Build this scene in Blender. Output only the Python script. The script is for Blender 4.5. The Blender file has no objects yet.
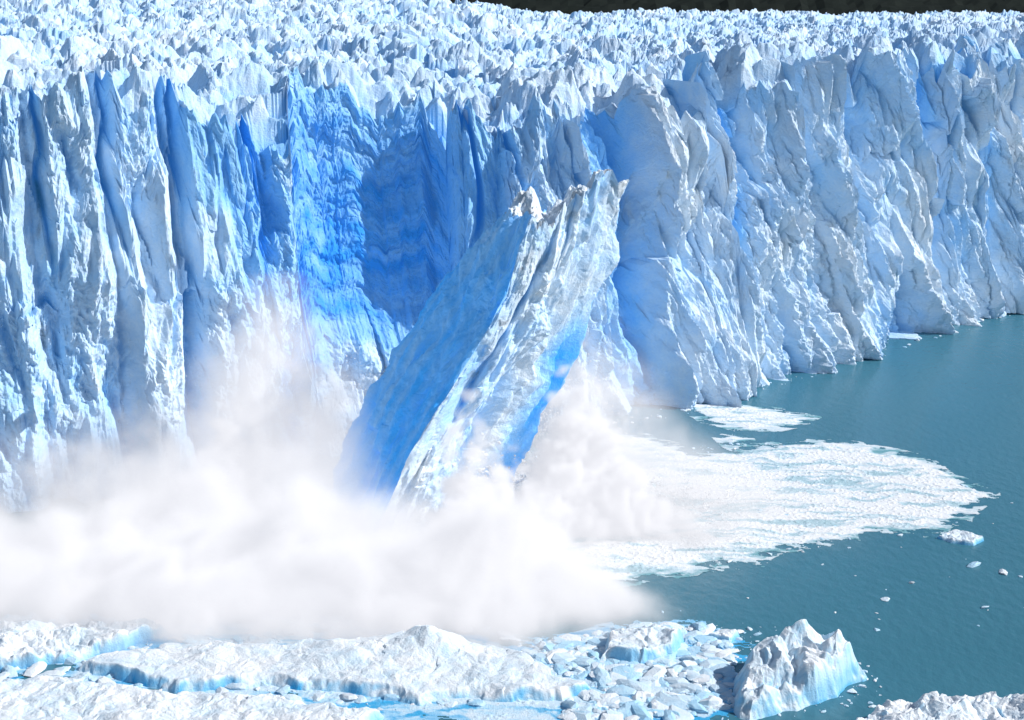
import bpy, math, numpy as np
scene=bpy.context.scene
rng=np.random.RandomState(7)
# ---------------------------------------------------------------- viewpoint (a lookout 110 m above the lake)
CH=110.0; F=1624.0; pitch=math.radians(14.17); cp=math.cos(pitch); sp=math.sin(pitch)
def P(a,b,z=0.0):
    u=(a-512)/F; v=(360-b)/F; t=(CH-z)/(sp-cp*v); return np.array([t*u,t*(cp+sp*v)])
def PY(a,b,Y):
    u=(a-512)/F; v=(360-b)/F; t=Y/(cp+sp*v); return t*u, CH-t*(sp-cp*v)
cam=bpy.data.cameras.new("camera"); co=bpy.data.objects.new("camera",cam); scene.collection.objects.link(co)
co.location=(0,0,CH); co.rotation_euler=(math.radians(90)-pitch,0,0)
cam.sensor_width=36; cam.lens=F/1024*36; cam.clip_end=20000; cam.clip_start=1; scene.camera=co
scene.view_settings.view_transform='Standard'; scene.view_settings.look='None'; scene.view_settings.exposure=0
# ---------------------------------------------------------------- light
sd=np.array([0.76,-0.13,0.60]); sd/=np.linalg.norm(sd)
sl=bpy.data.lights.new("sun","SUN"); sl.energy=4.9; sl.angle=math.radians(0.5); sl.color=(1,0.975,0.945)
so=bpy.data.objects.new("sun",sl); scene.collection.objects.link(so)
from mathutils import Vector
so.rotation_euler=Vector(tuple(sd)).to_track_quat('Z','Y').to_euler(); so.location=(200,-100,300)
w=bpy.data.worlds.new("World"); scene.world=w; w.use_nodes=True
nt=w.node_tree; nt.nodes.clear()
sky=nt.nodes.new("ShaderNodeTexSky"); sky.sky_type='NISHITA'; sky.sun_disc=False
sky.sun_elevation=math.asin(sd[2]); sky.sun_rotation=math.atan2(sd[0],sd[1])
bg=nt.nodes.new("ShaderNodeBackground"); bg.inputs[1].default_value=0.078
ow=nt.nodes.new("ShaderNodeOutputWorld"); nt.links.new(sky.outputs[0],bg.inputs[0]); nt.links.new(bg.outputs[0],ow.inputs[0])
# ---------------------------------------------------------------- noise tools
def hsh(i,j,s):
    n=np.sin(i*127.1+j*311.7+s*74.7)*43758.5453
    return n-np.floor(n)
def vn(x,y,s):
    xi=np.floor(x); yi=np.floor(y); fx=x-xi; fy=y-yi
    fx=fx*fx*(3-2*fx); fy=fy*fy*(3-2*fy)
    a=hsh(xi,yi,s); b=hsh(xi+1,yi,s); c=hsh(xi,yi+1,s); d=hsh(xi+1,yi+1,s)
    return (a+(b-a)*fx)*(1-fy)+(c+(d-c)*fx)*fy
def fbm(x,y,s,o=4,g=0.5):
    r=0;a=1;t=0
    for k in range(o):
        r=r+a*vn(x*2**k+k*13.7,y*2**k+k*7.3,s+k); t+=a; a*=g
    return r/t
def crystal(x,y,s,k=1.0,tilt=0.5):
    """max of tilted four-sided pyramids on a jittered lattice: sharp-crested, facetted; ~0..1"""
    xi=np.floor(x); yi=np.floor(y); best=np.full(x.shape,-9.0); 
    for di in (-1,0,1):
        for dj in (-1,0,1):
            ci=xi+di; cj=yi+dj
            dx=x-(ci+.1+.8*hsh(ci,cj,s)); dy=y-(cj+.1+.8*hsh(ci,cj,s+1))
            a=hsh(ci,cj,s+2)*6.283; ca=np.cos(a); sa=np.sin(a)
            p=dx*ca+dy*sa; q=-dx*sa+dy*ca
            val=hsh(ci,cj,s+3)*.8-k*(np.abs(p)*(1.2)+np.abs(q)*.8)+tilt*(hsh(ci,cj,s+4)-.5)*dx*2+tilt*(hsh(ci,cj,s+5)-.5)*dy*2
            best=np.maximum(best,val)
    return best
def sm(a,b,x):
    t=np.clip((x-a)/(b-a),0,1); return t*t*(3-2*t)
def grid_mesh(name,V,nr,nc,mat,attrs,keep=None,wrap=False,smooth=False):
    idx=np.arange(nr*nc).reshape(nr,nc)
    if wrap: idx=np.hstack([idx,idx[:,:1]])
    q=np.stack([idx[:-1,:-1],idx[:-1,1:],idx[1:,1:],idx[1:,:-1]],-1).reshape(-1,4)
    if keep is not None:
        q=q[keep[q].all(1)]
        used=np.unique(q); mp=np.full(len(V),-1); mp[used]=np.arange(len(used)); q=mp[q]; V=V[used]; attrs={k:a[used] for k,a in attrs.items()}
    return raw_mesh(name,V,q,mat,attrs,smooth)
def raw_mesh(name,V,q,mat,attrs={},smooth=False):
    m=bpy.data.meshes.new(name); n=q.shape[1]
    m.vertices.add(len(V)); m.vertices.foreach_set("co",np.ascontiguousarray(V,dtype=np.float32).ravel())
    m.loops.add(q.size); m.loops.foreach_set("vertex_index",np.ascontiguousarray(q,dtype=np.int32).ravel())
    m.polygons.add(len(q)); m.polygons.foreach_set("loop_start",np.arange(0,q.size,n,dtype=np.int32))
    try: m.polygons.foreach_set("loop_total",np.full(len(q),n,dtype=np.int32))
    except Exception: pass
    m.polygons.foreach_set("use_smooth",np.full(len(q),smooth))
    m.update(calc_edges=True)
    for k,a in attrs.items():
        at=m.attributes.new(k,'FLOAT','POINT'); at.data.foreach_set("value",np.ascontiguousarray(a,dtype=np.float32))
    m.materials.append(mat)
    o=bpy.data.objects.new(name,m); scene.collection.objects.link(o); return o
# ---------------------------------------------------------------- materials
def N(nt,t,**k):
    n=nt.nodes.new(t)
    for a,b in k.items(): setattr(n,a,b)
    return n
def mth(nt,op,a,b=None,c=None,clamp=False):
    n=N(nt,"ShaderNodeMath",operation=op,use_clamp=clamp)
    for i,x in enumerate((a,b,c)):
        if x is None: continue
        if hasattr(x,"links"): nt.links.new(x,n.inputs[i])
        else: n.inputs[i].default_value=x
    return n.outputs[0]
def mixc(nt,f,a,b):
    n=N(nt,"ShaderNodeMix",data_type='RGBA')
    for i,x in ((0,f),(6,a),(7,b)):
        if hasattr(x,"links"): nt.links.new(x,n.inputs[i])
        else: n.inputs[i].default_value=x if i==0 else (*x,1)
    return n.outputs[2]
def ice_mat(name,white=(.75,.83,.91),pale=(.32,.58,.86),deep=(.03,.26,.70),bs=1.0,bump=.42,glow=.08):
    m=bpy.data.materials.new(name); m.use_nodes=True; t=m.node_tree; b=t.nodes["Principled BSDF"]
    try: m.cycles.emission_sampling='NONE'
    except Exception as e_: print(e_)
    tc=N(t,"ShaderNodeTexCoord")
    ab=N(t,"ShaderNodeAttribute",attribute_name="blue"); ad=N(t,"ShaderNodeAttribute",attribute_name="dirt")
    n1=N(t,"ShaderNodeTexNoise"); n1.inputs["Scale"].default_value=.25*bs; n1.inputs["Detail"].default_value=4; t.links.new(tc.outputs["Object"],n1.inputs["Vector"])
    n2=N(t,"ShaderNodeTexNoise"); n2.inputs["Scale"].default_value=1.5*bs; n2.inputs["Detail"].default_value=5; n2.inputs["Roughness"].default_value=.7; t.links.new(tc.outputs["Object"],n2.inputs["Vector"])
    f=mth(t,'ADD',ab.outputs["Fac"],mth(t,'MULTIPLY',mth(t,'SUBTRACT',n1.outputs["Fac"],.5),.45))
    f=mth(t,'ADD',f,mth(t,'MULTIPLY',mth(t,'SUBTRACT',n2.outputs["Fac"],.5),.30))
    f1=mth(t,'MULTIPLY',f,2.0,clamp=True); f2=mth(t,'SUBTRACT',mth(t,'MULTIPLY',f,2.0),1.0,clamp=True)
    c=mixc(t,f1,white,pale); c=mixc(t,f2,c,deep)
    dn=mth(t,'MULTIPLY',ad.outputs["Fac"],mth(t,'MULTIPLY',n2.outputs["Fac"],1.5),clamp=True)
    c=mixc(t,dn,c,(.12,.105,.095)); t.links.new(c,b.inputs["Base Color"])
    b.inputs["Roughness"].default_value=.75; b.inputs["Specular IOR Level"].default_value=.2
    if glow>0:   # added blue emission imitates light scattered inside the ice, lifts shaded faces
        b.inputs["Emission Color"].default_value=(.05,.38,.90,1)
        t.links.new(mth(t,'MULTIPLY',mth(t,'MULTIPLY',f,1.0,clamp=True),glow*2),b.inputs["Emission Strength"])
    bp=N(t,"ShaderNodeBump"); bp.inputs["Strength"].default_value=.9; bp.inputs["Distance"].default_value=bump
    t.links.new(n2.outputs["Fac"],bp.inputs["Height"]); t.links.new(bp.outputs[0],b.inputs["Normal"])
    return m
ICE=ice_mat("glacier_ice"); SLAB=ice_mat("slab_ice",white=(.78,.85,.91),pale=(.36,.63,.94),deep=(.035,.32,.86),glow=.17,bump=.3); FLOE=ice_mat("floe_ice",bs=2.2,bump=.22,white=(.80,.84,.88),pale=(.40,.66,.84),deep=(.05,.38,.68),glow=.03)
# ---------------------------------------------------------------- glacier
wl=[(-420,560),(-200,528),(0,500),(100,488),(200,470),(300,455),(420,442),(520,438),(600,426),(650,405),(700,393),(760,381),(800,368),(870,345),(940,325),(1024,304),(1120,280),(1300,236)]
wp=np.array([P(a,b) for a,b in wl]); px=np.array([a for a,b in wl],float)
seg=np.r_[0,np.cumsum(np.linalg.norm(np.diff(wp,axis=0),axis=1))]
ds=np.linspace(0,seg[-1],4000); cx=np.interp(ds,seg,wp[:,0]); cy=np.interp(ds,seg,wp[:,1]); cpx=np.interp(ds,seg,px)
k=np.hanning(151); k/=k.sum()
pad=lambda a:np.convolve(np.r_[2*a[0]-a[75:0:-1],a,2*a[-1]-a[-2:-77:-1]],k,'valid')
cx=pad(cx); cy=pad(cy)
NC=1500
wgt=np.where((cpx>-30)&(cpx<1060),1.0,.2); cw=np.r_[0,np.cumsum(wgt)]; cw=cw[:-1]/cw[-2]
S=np.interp(np.linspace(0,1,NC),cw,ds)
FX=np.interp(S,ds,cx); FY=np.interp(S,ds,cy); FP=np.interp(S,ds,cpx)
tx=np.gradient(FX,S); ty=np.gradient(FY,S); l=np.hypot(tx,ty); tx/=l; ty/=l
nx=ty.copy(); ny=-tx
prof=np.array([(-420,0,0),(-60,0,0),(0,2,0),(38,3,2),(55,-1,-3),(75,5,4),(115,5,3),(130,1,-5),(142,5,3),(180,4,2),(200,-2,-8),(214,4,0),(262,7,2),(308,6,-2),(324,-6,-20),(350,-13,-25),(400,-14,-26),(446,-12,-23),(466,-3,-12),(478,-1,-9),(516,0,-8),(526,-1,-4),(600,-2,-4),(620,-4,-8),(642,-7,-12),(652,-7,-17),(663,4,-2),(700,8,0),(744,1,-2),(755,-3,-20),(768,0,-3),(806,5,0),(850,0,0),(872,-4,-7),(900,2,1),(924,3,1),(936,-3,-19),(948,3,0),(976,2,0),(988,-3,-14),(1002,2,0),(1050,0,0),(1300,0,0)],float)
Db=np.interp(FP,prof[:,0],prof[:,1]); Dt=np.interp(FP,prof[:,0],prof[:,2])
hp=np.array([(-420,76),(0,76),(60,78),(150,78),(190,73),(210,72),(290,73),(325,73),(345,77),(400,72),(440,73),(462,67),(515,65),(526,72),(600,73),(625,70),(655,69),(690,73),(760,75),(850,74),(960,78),(1024,77),(1300,78)],float)
HT=np.interp(FP,hp[:,0],hp[:,1])
niche=sm(312,330,FP)*(1-sm(448,466,FP)); nicheR=sm(448,466,FP)*(1-sm(518,526,FP))
def Htop(X,Y,hb,near=0):
    wx=X+7*fbm(X/22,Y/22,50,3); wy=Y+7*fbm(X/22,Y/22,60,3)
    a=crystal(wx/14,wy/13,11,1.0,.8); b=crystal(wx/6,wy/5.4,21,1.0,.9); c=crystal(wx/2.3,wy/2.3,31,1.0,.6); d=crystal(wx/.95,wy/.95,41,1.0,.6)
    ser=np.minimum(a,.55)*(9+5*near)+np.minimum(b,.6)*(4.2+2.6*near)+c*1.2+d*.45
    return hb+ser-1.0+10*(fbm(X/150,Y/150,70,2)-.5), a,b
NF=460
tz=np.linspace(0,1,NF)[:,None]
s2=np.broadcast_to(S,(NF,NC)); z0=-3+tz*76.0+0*s2
lean=.22*(z0-35)*sm(560,700,FP)
ws=s2+5*(fbm(s2/30,z0/40,80,3)-.5)*2+lean
amp=1-.90*niche-.55*nicheR
rw=sm(560,700,FP)
f1=crystal(ws/10.5,z0/34,101,1.0,.9); f2=crystal(ws/4.2+.2*z0/9,z0/12,111,1.0,.9); f3=crystal(ws/1.7,z0/3.6,121,1.0,.8); f4=crystal(ws/.75,z0/1.1,131,1.,.7)
f5=crystal(ws/2.1,z0/17,141,1.0,.9)
rough=.45+1.2*sm(.38,.62,fbm(s2/16,z0/16,90,3))
D=Db*(1-tz)+Dt*tz-9*tz+amp*(f1*(8.5+2.5*rw)+f2*3.4+f5*1.7*(.6+.8*rw))+amp*rough*(f3*.9+f4*.4)+.3*(fbm(s2/.9,z0/.9,133,3)-.5)*amp
D+=niche*(11*np.clip(1-z0/30,0,1)*(1+.6*f2)+8*(fbm(s2/20,z0/14,92,2)-.5)+2.2*crystal(s2/12,z0/7,93,1,.9)+.8*crystal(s2/5,z0/1.8,94,1,.9)+.5*f4)
D+=(1-niche)*1.5*np.clip(1-z0/12,0,1)
strat=np.sin(z0/.9+3*fbm(s2/35,z0/30,95,2)+s2*.05)*(.1+.9*fbm(s2/9,z0/4,96,3))
D+=niche*.4*strat
crx=ws/15+.9*(fbm(s2/60,z0/30,140,3)); cr=np.abs(crx-np.floor(crx)-.5); cid=hsh(np.floor(crx),0,5)
crk=np.clip(1-cr/(.03+.07*cid),0,1)*(cid>.35)*(1-niche)*sm(10+30*cid,50+10*cid,z0)
D-=(5+2*rw)*crk
X=FX+nx*D; Y=FY+ny*D
Hc,_,_=Htop(X[-1],Y[-1],HT,1)
zf=-3+tz*(Hc+3)
lw=1-sm(560,640,FP)
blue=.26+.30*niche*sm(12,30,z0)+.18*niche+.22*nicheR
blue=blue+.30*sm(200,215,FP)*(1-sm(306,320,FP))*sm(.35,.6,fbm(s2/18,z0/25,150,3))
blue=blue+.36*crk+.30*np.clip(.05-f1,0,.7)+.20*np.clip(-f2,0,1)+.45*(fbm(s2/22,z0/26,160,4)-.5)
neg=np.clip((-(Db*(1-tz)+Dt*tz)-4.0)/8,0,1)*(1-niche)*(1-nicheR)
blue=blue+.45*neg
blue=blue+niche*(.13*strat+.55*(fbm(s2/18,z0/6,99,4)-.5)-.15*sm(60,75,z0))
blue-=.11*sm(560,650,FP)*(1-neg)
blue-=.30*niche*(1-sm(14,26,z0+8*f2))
dirt=np.zeros_like(blue)
dl=np.interp(tz*76,[0,20,40,60,76],[48,60,52,66,60])+4*(fbm(z0/5,s2/50,170,3)-.5)*2
dirt+=.8*np.exp(-((FP-dl)/3.0)**2)*sm(.4,.6,fbm(s2/3,z0/9,175,3))
dirt+=.12*sm(.63,.75,fbm(s2/6,z0/9,180,4))
# top surface
NT=740
steps=.25*np.exp(np.linspace(0,math.log(11),NT)); dd=np.cumsum(steps); dd=(dd*(760/dd[-1]))[:,None]
kb=np.hanning(91); kb/=kb.sum()
Dsm=np.convolve(np.pad(D[-1],45,'edge'),kb,'valid')
res_=(D[-1]-Dsm)
off=Dsm*np.exp(-dd/60)+res_*np.exp(-dd/9)-9*(1-np.exp(-dd/60))
TX=FX+nx*off+dd*(FX/FY); TY=FY+ny*off+dd
hb=HT*np.exp(-dd/60)+75*(1-np.exp(-dd/60))+dd*np.interp(FP,[0,440,560,1024],[.022,.001,-.012,-.019])
TZ,ta,tb=Htop(TX,TY,hb,np.exp(-dd/70))
tblue=.22+.60*np.clip(.10-ta,0,.8)+.32*np.clip(-tb,0,1)+.30*(fbm(TX/30,TY/30,200,3)-.5)
tdirt=.22*sm(.60,.75,fbm(TX/12,TY/9,210,4))
sx_,sy_=P(705,66,72); tdirt=tdirt+.9*(1-sm(.5,1.1,np.hypot((TX-sx_)/3.5,(TY-sy_)/5)))
V=np.concatenate([np.stack([X,Y,zf],-1).reshape(-1,3),np.stack([TX,TY,TZ],-1).reshape(-1,3)])
B=np.concatenate([blue.ravel(),tblue.ravel()]); Dd=np.concatenate([dirt.ravel(),tdirt.ravel()])
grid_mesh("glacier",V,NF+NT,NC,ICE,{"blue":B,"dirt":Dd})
# ---------------------------------------------------------------- falling slab
Y0=300.0
def tab(l):
    r=[PY(a,b,Y0) for a,b in l]; r.sort(key=lambda q:q[1]); r=np.array(r); return r[:,1],r[:,0]
Lz,Lx=tab([(506,195),(464,245),(432,295),(402,345),(372,400),(348,450),(328,500),(313,540)])
Rz,Rx=tab([(540,180),(522,225),(505,275),(478,330),(448,380),(420,430),(396,480),(374,530)])
Ez,Ex=tab([(630,190),(619,240),(603,290),(586,340),(562,390),(530,435),(507,480),(490,540)])
NH=440; segs=[150,210,110,110]; NK=sum(segs)
a=np.concatenate([np.arange(n)/n+i for i,n in enumerate(segs)])
ztop=PY(560,203,Y0)[1]
t=np.linspace(0,1,NH)[:,None]
zz=-7+t*(ztop+7)+0*a
l=np.interp(zz,Lz,Lx); r=np.interp(zz,Rz,Rx); e=np.interp(zz,Ez,Ex); bk=(l+e)/2+1
def lerp4(vals):
    out=np.zeros_like(zz)
    for i in range(4):
        m=(a>=i)&(a<i+1); f=(a[m]-i); out[:,m]=vals[i][:,m]*(1-f)+vals[(i+1)%4][:,m]*f
    return out
o1=np.ones_like(zz)
SXx=lerp4([l,r,e,bk]); SYy=lerp4([o1*(Y0+8),o1*(Y0-11),o1*(Y0+5),o1*(Y0+17)])
ccx=(l+e)/2; ccy=Y0+3
rx=SXx-ccx; ry=SYy-ccy; rl=np.hypot(rx,ry); rx/=rl; ry/=rl
ar=a*16; 
left=((a<1))*1.0+0*zz; right=((a>=1)&(a<2))*1.0+0*zz
g1=crystal(ar/6,zz/20,301,1,.8); g2=crystal(ar/2.6,zz/8,311,1,.8); g3=crystal(ar/1.0,zz/2.4,321,1,.8); g4=crystal(ar/.5,zz/.9,325,1,.8)
amp=1-.4*left
dsp=amp*(g1*3.4+g2*1.8+g3*.65+g4*.22)-.3
str2=np.sin((ar+1.5*fbm(ar/5,zz/20,330,3))*2.1+.0*zz)*(.1+.9*fbm(ar/3,zz/9,331,3))   # bands along the slab
dsp+=left*.30*str2+left*1.5*(fbm(ar/4,zz/9,332,4)-.5)*2
edge=np.abs(a-1.0); dsp+=1.2*np.exp(-(edge/.08)**2)*(fbm(zz/3,zz*0,333,3)-.3)
gr=fbm(a*5.5+.0*zz,zz/26,340,3); dsp-=right*4.0*np.clip(.42-gr,0,.2)/.2*.6
dsp-=right*2.8*np.exp(-((a-1.22-.05*np.sin(zz/7))/.035)**2)*sm(20,32,zz)
SX2=SXx+rx*dsp; SY2=SYy+ry*dsp
KX=[PY(q_,200,Y0)[0] for q_ in (505,520,533,548,570,596,612,630,645)]; KL=[-4,-1.5,-1,-5,-1,3,4,2,-3]
def capz(x,y): return np.minimum(crystal(x/5,y/6,350,.8,.6),.5)*3.6+crystal(x/2,y/2,355,.9,.8)*1.8+crystal(x/.8,y/.8,357,.9,.8)*.6+np.interp(x,KX,KL)
zs=zz+t**4*capz(SX2,SY2)
NCAP=60; q=np.linspace(0,1,NCAP+1)[1:,None]
cX=ccx[-1].mean(); cap_x=SX2[-1]*(1-q)+cX*q; cap_y=SY2[-1]*(1-q)+ccy*q
cap_z=ztop+capz(cap_x,cap_y)
V=np.concatenate([np.stack([SX2,SY2,zs],-1).reshape(-1,3),np.stack([cap_x,cap_y,cap_z],-1).reshape(-1,3)])
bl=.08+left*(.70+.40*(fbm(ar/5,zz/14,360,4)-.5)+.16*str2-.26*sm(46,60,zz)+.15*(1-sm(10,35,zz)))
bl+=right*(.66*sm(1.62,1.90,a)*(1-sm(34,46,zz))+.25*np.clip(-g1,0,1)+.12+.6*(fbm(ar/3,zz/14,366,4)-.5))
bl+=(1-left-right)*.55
dr=right*(.7*sm(.60,.68,fbm(ar/2,zz/3,370,4))*(np.exp(-((a-1.1)/.10)**2)*sm(28,36,zz)+.12)) + .4*sm(.6,.7,fbm(ar/2,zz/2,375,3))*sm(50,58,zz)*(1-left)
V_b=np.concatenate([bl.ravel(),np.full(cap_x.size,.04)]); V_d=np.concatenate([dr.ravel(),.35*sm(.5,.7,fbm(cap_x/2,cap_y/2,376,3)).ravel()])
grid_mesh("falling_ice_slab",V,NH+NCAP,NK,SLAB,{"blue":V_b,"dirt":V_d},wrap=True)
# ---------------------------------------------------------------- lake
m=bpy.data.materials.new("lake_water"); m.use_nodes=True; t_=m.node_tree; b=t_.nodes["Principled BSDF"]
tc=N(t_,"ShaderNodeTexCoord"); n1=N(t_,"ShaderNodeTexNoise"); n1.inputs["Scale"].default_value=.02; n1.inputs["Detail"].default_value=4
t_.links.new(tc.outputs["Object"],n1.inputs["Vector"])
c=mixc(t_,n1.outputs["Fac"],(.035,.15,.21),(.055,.19,.26)); t_.links.new(c,b.inputs["Base Color"]); b.inputs["Roughness"].default_value=.2; b.inputs["IOR"].default_value=1.33
mp=N(t_,"ShaderNodeMapping"); mp.inputs["Scale"].default_value=(1,.6,1); mp.inputs["Rotation"].default_value=(0,0,.5); t_.links.new(tc.outputs["Object"],mp.inputs[0])
n2=N(t_,"ShaderNodeTexNoise"); n2.inputs["Scale"].default_value=.55; n2.inputs["Detail"].default_value=5; t_.links.new(mp.outputs[0],n2.inputs["Vector"])
bp=N(t_,"ShaderNodeBump"); bp.inputs["Strength"].default_value=.6; bp.inputs["Distance"].default_value=.35; t_.links.new(n2.outputs["Fac"],bp.inputs["Height"]); t_.links.new(bp.outputs[0],b.inputs["Normal"])
raw_mesh("lake_water",np.array([(-6000,-3000,0),(6000,-3000,0),(6000,9000,0),(-6000,9000,0)],float),np.array([[0,1,2,3]]),m)
# ---------------------------------------------------------------- floes & bergs
def sdf(X,Y,poly):
    d=np.full(X.shape,1e9); ins=np.zeros(X.shape,bool); n=len(poly)
    for i in range(n):
        ax,ay=poly[i]; bx,by=poly[(i+1)%n]; ex,ey=bx-ax,by-ay
        tt=np.clip(((X-ax)*ex+(Y-ay)*ey)/(ex*ex+ey*ey),0,1); d=np.minimum(d,np.hypot(X-ax-tt*ex,Y-ay-tt*ey))
        c=((ay>Y)!=(by>Y))&(X<ex*(Y-ay)/(ey if abs(ey)>1e-9 else 1e-9)+ax); ins^=c
    return np.where(ins,d,-d)
def floe(name,pp,H,seed,res=.16,edge=1.2,warp=1.5,fac=.6,peaks=(),mat=FLOE,b0=.05,be=.6):
    poly=np.array([P(*q) for q in pp]); lo=poly.min(0)-3; hi=poly.max(0)+3
    xs=np.arange(lo[0],hi[0],res); ys=np.arange(lo[1],hi[1],res); X,Y=np.meshgrid(xs,ys)
    wx=X+warp*(fbm(X/4,Y/4,seed,4)-.5)*2; wy=Y+warp*(fbm(X/4,Y/4,seed+9,4)-.5)*2
    s=sdf(wx,wy,poly)
    base=H*(.55+.9*fbm(X/9,Y/7,seed+20,3))
    for (a_,b_,h_,r_) in peaks:
        q=P(a_,b_); base=base+h_*np.exp(-((X-q[0])**2+(Y-q[1])**2)/r_**2)
    base=base*(1+fac*crystal(wx/4,wy/4,seed+30,1,.8)*.8)+fac*(crystal(wx/1.8,wy/1.8,seed+40,1,.8)*.7+crystal(wx/.7,wy/.7,seed+50,1,.8)*.25)
    cut=edge*(.5+1.2*vn(X/3,Y/3,seed+60))
    p=sm(-.1,1,s/cut)
    z=-.5+(np.maximum(base,.15)+.5)*p
    gy,gx=np.gradient(z,res); slope=np.hypot(gx,gy)
    bl=b0+be*sm(.8,3.0,slope)*(1-.5*sm(.5*H,1.3*H+.1,z))+.25*(1-sm(.1,.6,z))+.3*(fbm(X/5,Y/5,seed+70,3)-.4)
    keep=(s>-.4).ravel()
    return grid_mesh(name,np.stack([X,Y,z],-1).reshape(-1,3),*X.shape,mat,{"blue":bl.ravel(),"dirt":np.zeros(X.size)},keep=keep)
floe("ice_floe",[(70,672),(110,655),(330,648),(420,640),(520,655),(560,680),(598,692),(560,704),(470,700),(420,706),(330,693),(250,688),(180,694)],1.7,400,fac=.25,edge=1.6,peaks=((430,655,2.6,5),(350,665,1.0,6)),be=.75)
floe("ice_floe",[(-40,632),(60,630),(175,632),(140,646),(80,660),(30,668),(-40,674)],1.8,430,fac=.7)
floe("ice_floe",[(-40,684),(60,680),(150,692),(260,700),(385,716),(370,740),(-40,745)],1.6,460,fac=.4,edge=2)
floe("iceberg",[(600,664),(608,640),(650,632),(684,642),(675,658),(640,668)],2.6,490,fac=.6)
floe("iceberg",[(727,708),(733,680),(785,662),(845,664),(868,680),(840,697),(790,716),(750,722)],3.0,520,fac=.75,edge=2.4,res=.12,peaks=((828,676,3.4,6),(780,678,2.8,6)))
floe("iceberg",[(845,735),(885,712),(950,708),(1045,708),(1060,760),(840,765)],2.6,550,fac=.8,res=.12,edge=2)
floe("iceberg",[(706,640),(718,632),(742,636),(728,644)],.9,580,warp=.5,edge=.6)
floe("iceberg",[(935,538),(955,532),(985,541),(975,546),(950,544)],.8,590,warp=.6,edge=.6)
# ---------------------------------------------------------------- foam & slush sheets
FO=ice_mat("foam_and_crushed_ice",white=(.78,.80,.82),pale=(.50,.64,.71),deep=(.15,.36,.42),bs=3,bump=.12,glow=0)
def sheet(name,pp,seed,lace,res=.22,h=.35,warp=4,mat=FO,b0=.0):
    poly=np.array([P(*q) for q in pp]); lo=poly.min(0)-5; hi=poly.max(0)+5
    X,Y=np.meshgrid(np.arange(lo[0],hi[0],res),np.arange(lo[1],hi[1],res))
    wx=X+warp*(fbm(X/9,Y/9,seed,5,.6)-.5)*2; wy=Y+warp*(fbm(X/9,Y/9,seed+9,5,.6)-.5)*2
    s=sdf(wx,wy,poly)
    n=fbm(X/5+.3*wy,Y/3,seed+20,6,.65)
    mask=sm(0,6,s)*lace+n-.5
    z=.02+h*np.clip(mask,0,1)*(.2+n)+.25*np.clip(crystal(X/.9,Y/.9,seed+30,1,.6),0,1)*sm(.1,.5,mask)
    fil=fbm(wx/9+.4*wy/6,wy/1.9,seed+40,5,.6)
    bl=b0+.55*(1-sm(0,.28,mask))+.95*sm(.0,.20,.52-fil)*(.7)
    keep=((mask>0)&(s>-2)).ravel()
    return grid_mesh(name,np.stack([X,Y,z],-1).reshape(-1,3),*X.shape,mat,{"blue":bl.ravel(),"dirt":np.zeros(X.size)},keep=keep)
sheet("foam_slick",[(400,480),(560,438),(640,436),(700,455),(740,448),(830,441),(905,453),(955,473),(996,497),(960,514),(930,532),(870,532),(800,547),(760,560),(700,570),(620,578),(540,590),(400,590)],600,.75)
sheet("foam_slick",[(672,402),(720,404),(770,408),(815,418),(800,426),(750,432),(710,424)],620,.8,warp=1.5)
sheet("foam_slick",[(720,438),(735,434),(748,440),(730,447)],625,1.2,warp=.5)
sheet("slush_ice",[(520,640),(600,630),(700,626),(740,650),(745,700),(700,740),(560,740),(380,715),(60,690),(60,650),(-20,690),(-20,620),(400,620)],640,.35,b0=.25,h=.1,mat=FLOE)
# ---------------------------------------------------------------- brash ice
import bmesh
bm=bmesh.new(); bmesh.ops.create_icosphere(bm,subdivisions=2,radius=1); bm.verts.ensure_lookup_table()
IV=np.array([v.co[:] for v in bm.verts]); IF=np.array([[v.index for v in f.verts] for f in bm.faces]); bm.free()
def chunk(seed,r):
    g=np.random.RandomState(seed); d=g.normal(size=(9,3)); d/=np.linalg.norm(d,axis=1)[:,None]; h=g.uniform(.55,1,9)
    k=(IV@d.T)/h; s=1/np.maximum(k.max(1),.6); return IV*s[:,None]*r*g.uniform(.6,1.2,3)
protos=[chunk(i,1) for i in range(24)]
def chunks(name,pts,sizes,mat,flat=.45,blue=.15):
    VV=[];FF=[];BB=[]
    for i,(p,s) in enumerate(zip(pts,sizes)):
        v=protos[i%24]; an=rng.uniform(0,6.28); c_,s_=math.cos(an),math.sin(an)
        x=v[:,0]*c_-v[:,1]*s_; y=v[:,0]*s_+v[:,1]*c_
        VV.append(np.stack([x*s+p[0],y*s+p[1],v[:,2]*s*flat+p[2]],1)); FF.append(IF+i*len(IV)); BB.append(np.full(len(IV),blue+rng.uniform(-.15,.35)))
    return raw_mesh(name,np.concatenate(VV),np.concatenate(FF),mat,{"blue":np.concatenate(BB),"dirt":np.zeros(len(VV)*len(IV))})
def scatter(pp,n,lo,hi):
    poly=np.array([P(*q) for q in pp]); a0=poly.min(0); b0=poly.max(0); out=[]
    X=rng.uniform(a0[0],b0[0],n*3); Y=rng.uniform(a0[1],b0[1],n*3); ok=(sdf(X,Y,poly)+3*(fbm(X/4,Y/4,700,3)-.5)>0); X=X[ok][:n];Y=Y[ok][:n]
    s=lo*(hi/lo)**(rng.rand(len(X))**2.2)
    return np.stack([X,Y,s*.12],1),s
p1,s1=scatter([(530,650),(600,632),(700,626),(735,650),(735,700),(705,716),(620,722),(560,716),(600,690)],2600,.12,2.1)
p2,s2_=scatter([(-20,618),(420,622),(560,640),(600,700),(400,712),(60,690),(-20,690)],1500,.12,1.6)
p3,s3=scatter([(560,450),(820,440),(1000,495),(800,552),(600,585)],1500,.1,.55)
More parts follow.
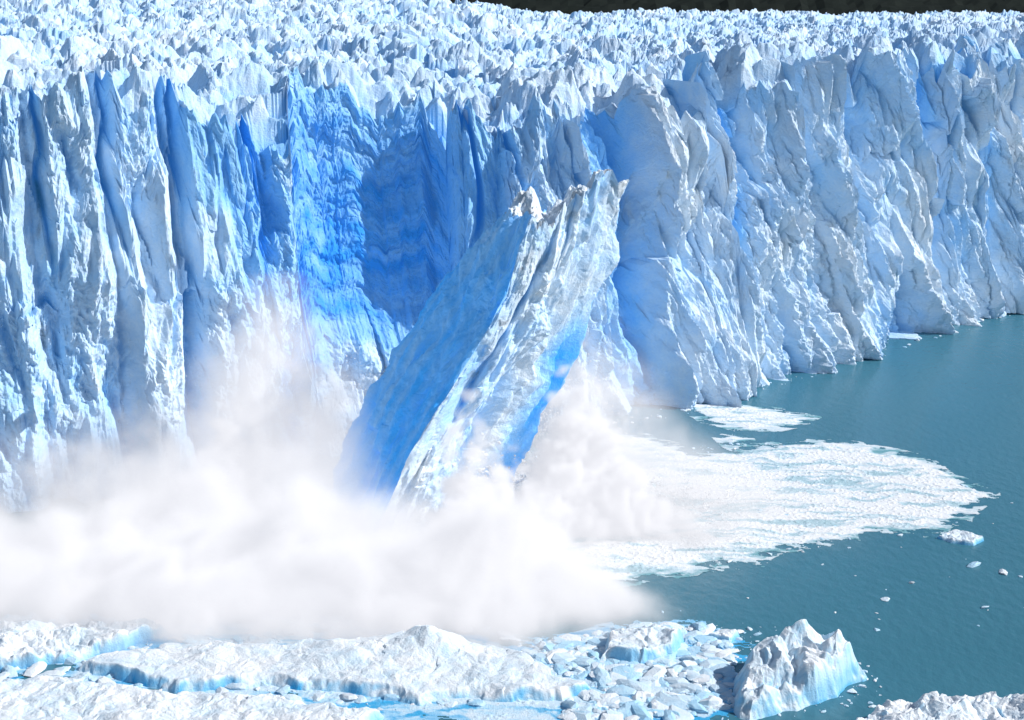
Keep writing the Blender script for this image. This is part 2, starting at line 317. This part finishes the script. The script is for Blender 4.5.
p4,s4=scatter([(620,600),(1040,480),(1040,640),(760,640)],26,.15,.6)
ex=np.array([(*P(974,565),.1),(*P(1003,573),.1),(*P(911,583),.1),(*P(984,608),.1),(*P(640,655),.1)]); es=np.array([1.3,1.1,.7,.6,.7])
p5,s5=scatter([(600,430),(650,408),(700,396),(800,372),(1024,308),(1024,314),(800,380),(720,404),(660,425)],500,.15,1.0)
p6,s6=scatter([(690,620),(760,620),(880,670),(880,712),(720,725)],260,.10,.8)
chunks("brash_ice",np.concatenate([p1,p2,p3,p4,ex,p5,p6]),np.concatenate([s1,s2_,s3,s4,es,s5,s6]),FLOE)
# ---------------------------------------------------------------- splash debris at the slab foot
SP=ice_mat("splash_spray",white=(.86,.86,.87),pale=(.66,.72,.78),deep=(.3,.45,.6),bs=2,bump=.3,glow=0)
def burst(c,sg,n,lo,hi):
    q=rng.normal(size=(n,3))*np.array(sg)+np.array(c); q[:,2]=np.abs(q[:,2])+.2; return q,lo*(hi/lo)**(rng.rand(n)**2.6)
bs_=[burst((*P(470,528),6),(4.5,3,5),5000,.07,.5),burst((*P(552,470),8),(6,4,7),4000,.05,.32),burst((*P(470,515),12),(7,4,7),3500,.04,.16),burst((*P(340,470),8),(8,5,8),2500,.04,.2),burst((*P(640,505),1.5),(9,5,2),2500,.05,.3)]
chunks("splash_debris",np.concatenate([q for q,_ in bs_]),np.concatenate([q for _,q in bs_]),SP,flat=.9,blue=.0)
# ---------------------------------------------------------------- spray mist (real volume of droplets, voxelised)
m=bpy.data.materials.new("spray_mist"); m.use_nodes=True; t_=m.node_tree; t_.nodes.clear()
out=N(t_,"ShaderNodeOutputMaterial"); at=N(t_,"ShaderNodeAttribute",attribute_name="density"); dn=at.outputs["Fac"]
vs=N(t_,"ShaderNodeVolumeScatter"); vs.inputs["Color"].default_value=(.98,.99,1,1); t_.links.new(dn,vs.inputs["Density"])
em=N(t_,"ShaderNodeEmission"); em.inputs["Color"].default_value=(.90,.92,1,1); t_.links.new(mth(t_,'MULTIPLY',dn,.43),em.inputs["Strength"])  # added self-glow in place of multiple scattering, keeps the spray white
ad=N(t_,"ShaderNodeAddShader"); t_.links.new(vs.outputs[0],ad.inputs[0]); t_.links.new(em.outputs[0],ad.inputs[1]); t_.links.new(ad.outputs[0],out.inputs["Volume"])
try: m.cycles.volume_step_rate=1.5
except Exception as e_: print(e_)
gt=bpy.data.node_groups.new("mist_density","GeometryNodeTree"); gt.interface.new_socket("Geometry",in_out='OUTPUT',socket_type='NodeSocketGeometry')
go=gt.nodes.new("NodeGroupOutput"); vc=gt.nodes.new("GeometryNodeVolumeCube"); smt=gt.nodes.new("GeometryNodeSetMaterial"); smt.inputs["Material"].default_value=m
pn=gt.nodes.new("GeometryNodeInputPosition"); sx=gt.nodes.new("ShaderNodeSeparateXYZ"); gt.links.new(pn.outputs[0],sx.inputs[0]); xo,yo,zo=sx.outputs
def gnoise(sc,det,dist,rg=.6):
    n1=N(gt,"ShaderNodeTexNoise"); n1.inputs["Scale"].default_value=sc; n1.inputs["Detail"].default_value=det; n1.inputs["Roughness"].default_value=rg; n1.inputs["Distortion"].default_value=dist
    gt.links.new(pn.outputs[0],n1.inputs["Vector"]); return n1.outputs[0]
na=gnoise(.045,6,.6); nb=gnoise(.17,5,.8,.68)
def gauss(x0,y0,sx,sy,h):
    a=mth(gt,'MULTIPLY',mth(gt,'SUBTRACT',xo,x0),1/sx); b_=mth(gt,'MULTIPLY',mth(gt,'SUBTRACT',yo,y0),1/sy)
    r=mth(gt,'ADD',mth(gt,'MULTIPLY',a,a),mth(gt,'MULTIPLY',b_,b_))
    return mth(gt,'MULTIPLY',mth(gt,'EXPONENT',mth(gt,'MULTIPLY',r,-1.0)),h)
def sumg(l):
    h_=l[0]
    for g_ in l[1:]: h_=mth(gt,'ADD',h_,g_)
    return h_
# thick low cloud
hA=sumg([gauss(-78,271,56,28,15),gauss(-25,263,36,24,14),gauss(4,262,20,18,10),gauss(-54,298,14,14,15),gauss(24,296,22,15,9)])
dA=mth(gt,'SUBTRACT',mth(gt,'MULTIPLY',hA,mth(gt,'SUBTRACT',mth(gt,'MULTIPLY',na,2.8),.5)),1.5)
dA=mth(gt,'MULTIPLY',mth(gt,'SUBTRACT',dA,zo),1/10.0,clamp=True)
dA=mth(gt,'MULTIPLY',mth(gt,'MULTIPLY',dA,dA),.46)
# tall thin wisps reaching up the wall
hB=sumg([gauss(-75,300,60,26,27),gauss(-44,314,18,17,40),gauss(14,316,17,14,40),gauss(36,306,24,16,16),gauss(-20,272,40,22,11)])
dB=mth(gt,'MULTIPLY',mth(gt,'SUBTRACT',hB,zo),1/26.0,clamp=True)
wsp=mth(gt,'MULTIPLY',mth(gt,'SUBTRACT',mth(gt,'ADD',mth(gt,'MULTIPLY',na,.5),mth(gt,'MULTIPLY',nb,.5)),.43),6.0,clamp=True)
dB=mth(gt,'MULTIPLY',mth(gt,'MULTIPLY',dB,wsp),.20)
# dense billowing splash thrown up beside the slab
hC=sumg([gauss(-8,284,8,7,31),gauss(13,302,10,8,34),gauss(2,292,8,6,14),gauss(-55,304,11,9,24),gauss(27,300,9,7,12)])
dC=mth(gt,'SUBTRACT',mth(gt,'MULTIPLY',hC,mth(gt,'SUBTRACT',mth(gt,'MULTIPLY',nb,3.8),1.15)),2.0)
dC=mth(gt,'MULTIPLY',mth(gt,'SUBTRACT',dC,zo),1/4.0,clamp=True)
dC=mth(gt,'MULTIPLY',dC,.6)
dmod=mth(gt,'MAXIMUM',mth(gt,'SUBTRACT',mth(gt,'MULTIPLY',nb,3.2),.6),.05)
dens=mth(gt,'ADD',mth(gt,'MULTIPLY',dA,dmod),mth(gt,'ADD',dB,dC))
gt.links.new(dens,vc.inputs["Density"])
vc.inputs["Min"].default_value=(-160,226,0.2); vc.inputs["Max"].default_value=(76,350,48)
vc.inputs["Resolution X"].default_value=236; vc.inputs["Resolution Y"].default_value=124; vc.inputs["Resolution Z"].default_value=48
gt.links.new(vc.outputs[0],smt.inputs["Geometry"]); gt.links.new(smt.outputs[0],go.inputs[0])
mm=bpy.data.meshes.new("spray_mist"); mo=bpy.data.objects.new("spray_mist",mm); scene.collection.objects.link(mo); mm.materials.append(m)
md=mo.modifiers.new("mist","NODES"); md.node_group=gt
# ---------------------------------------------------------------- far hillside
m=bpy.data.materials.new("forest"); m.use_nodes=True; t_=m.node_tree; b=t_.nodes["Principled BSDF"]; tc=N(t_,"ShaderNodeTexCoord")
n1=N(t_,"ShaderNodeTexNoise"); n1.inputs["Scale"].default_value=.08; n1.inputs["Detail"].default_value=8; t_.links.new(tc.outputs["Object"],n1.inputs["Vector"])
t_.links.new(mixc(t_,n1.outputs["Fac"],(.008,.012,.012),(.02,.025,.022)),b.inputs["Base Color"]); b.inputs["Roughness"].default_value=1; b.inputs["Specular IOR Level"].default_value=.05
X,Y=np.meshgrid(np.arange(-900,1500,6.),np.arange(1180,2000,6.))
Z=40+(Y-1180)*.42+60*(fbm(X/200,Y/200,800,4)-.5)*sm(1180,1350,Y)+7*fbm(X/9,Y/9,810,3)
grid_mesh("forested_hillside",np.stack([X,Y,Z],-1).reshape(-1,3),*X.shape,m,{})
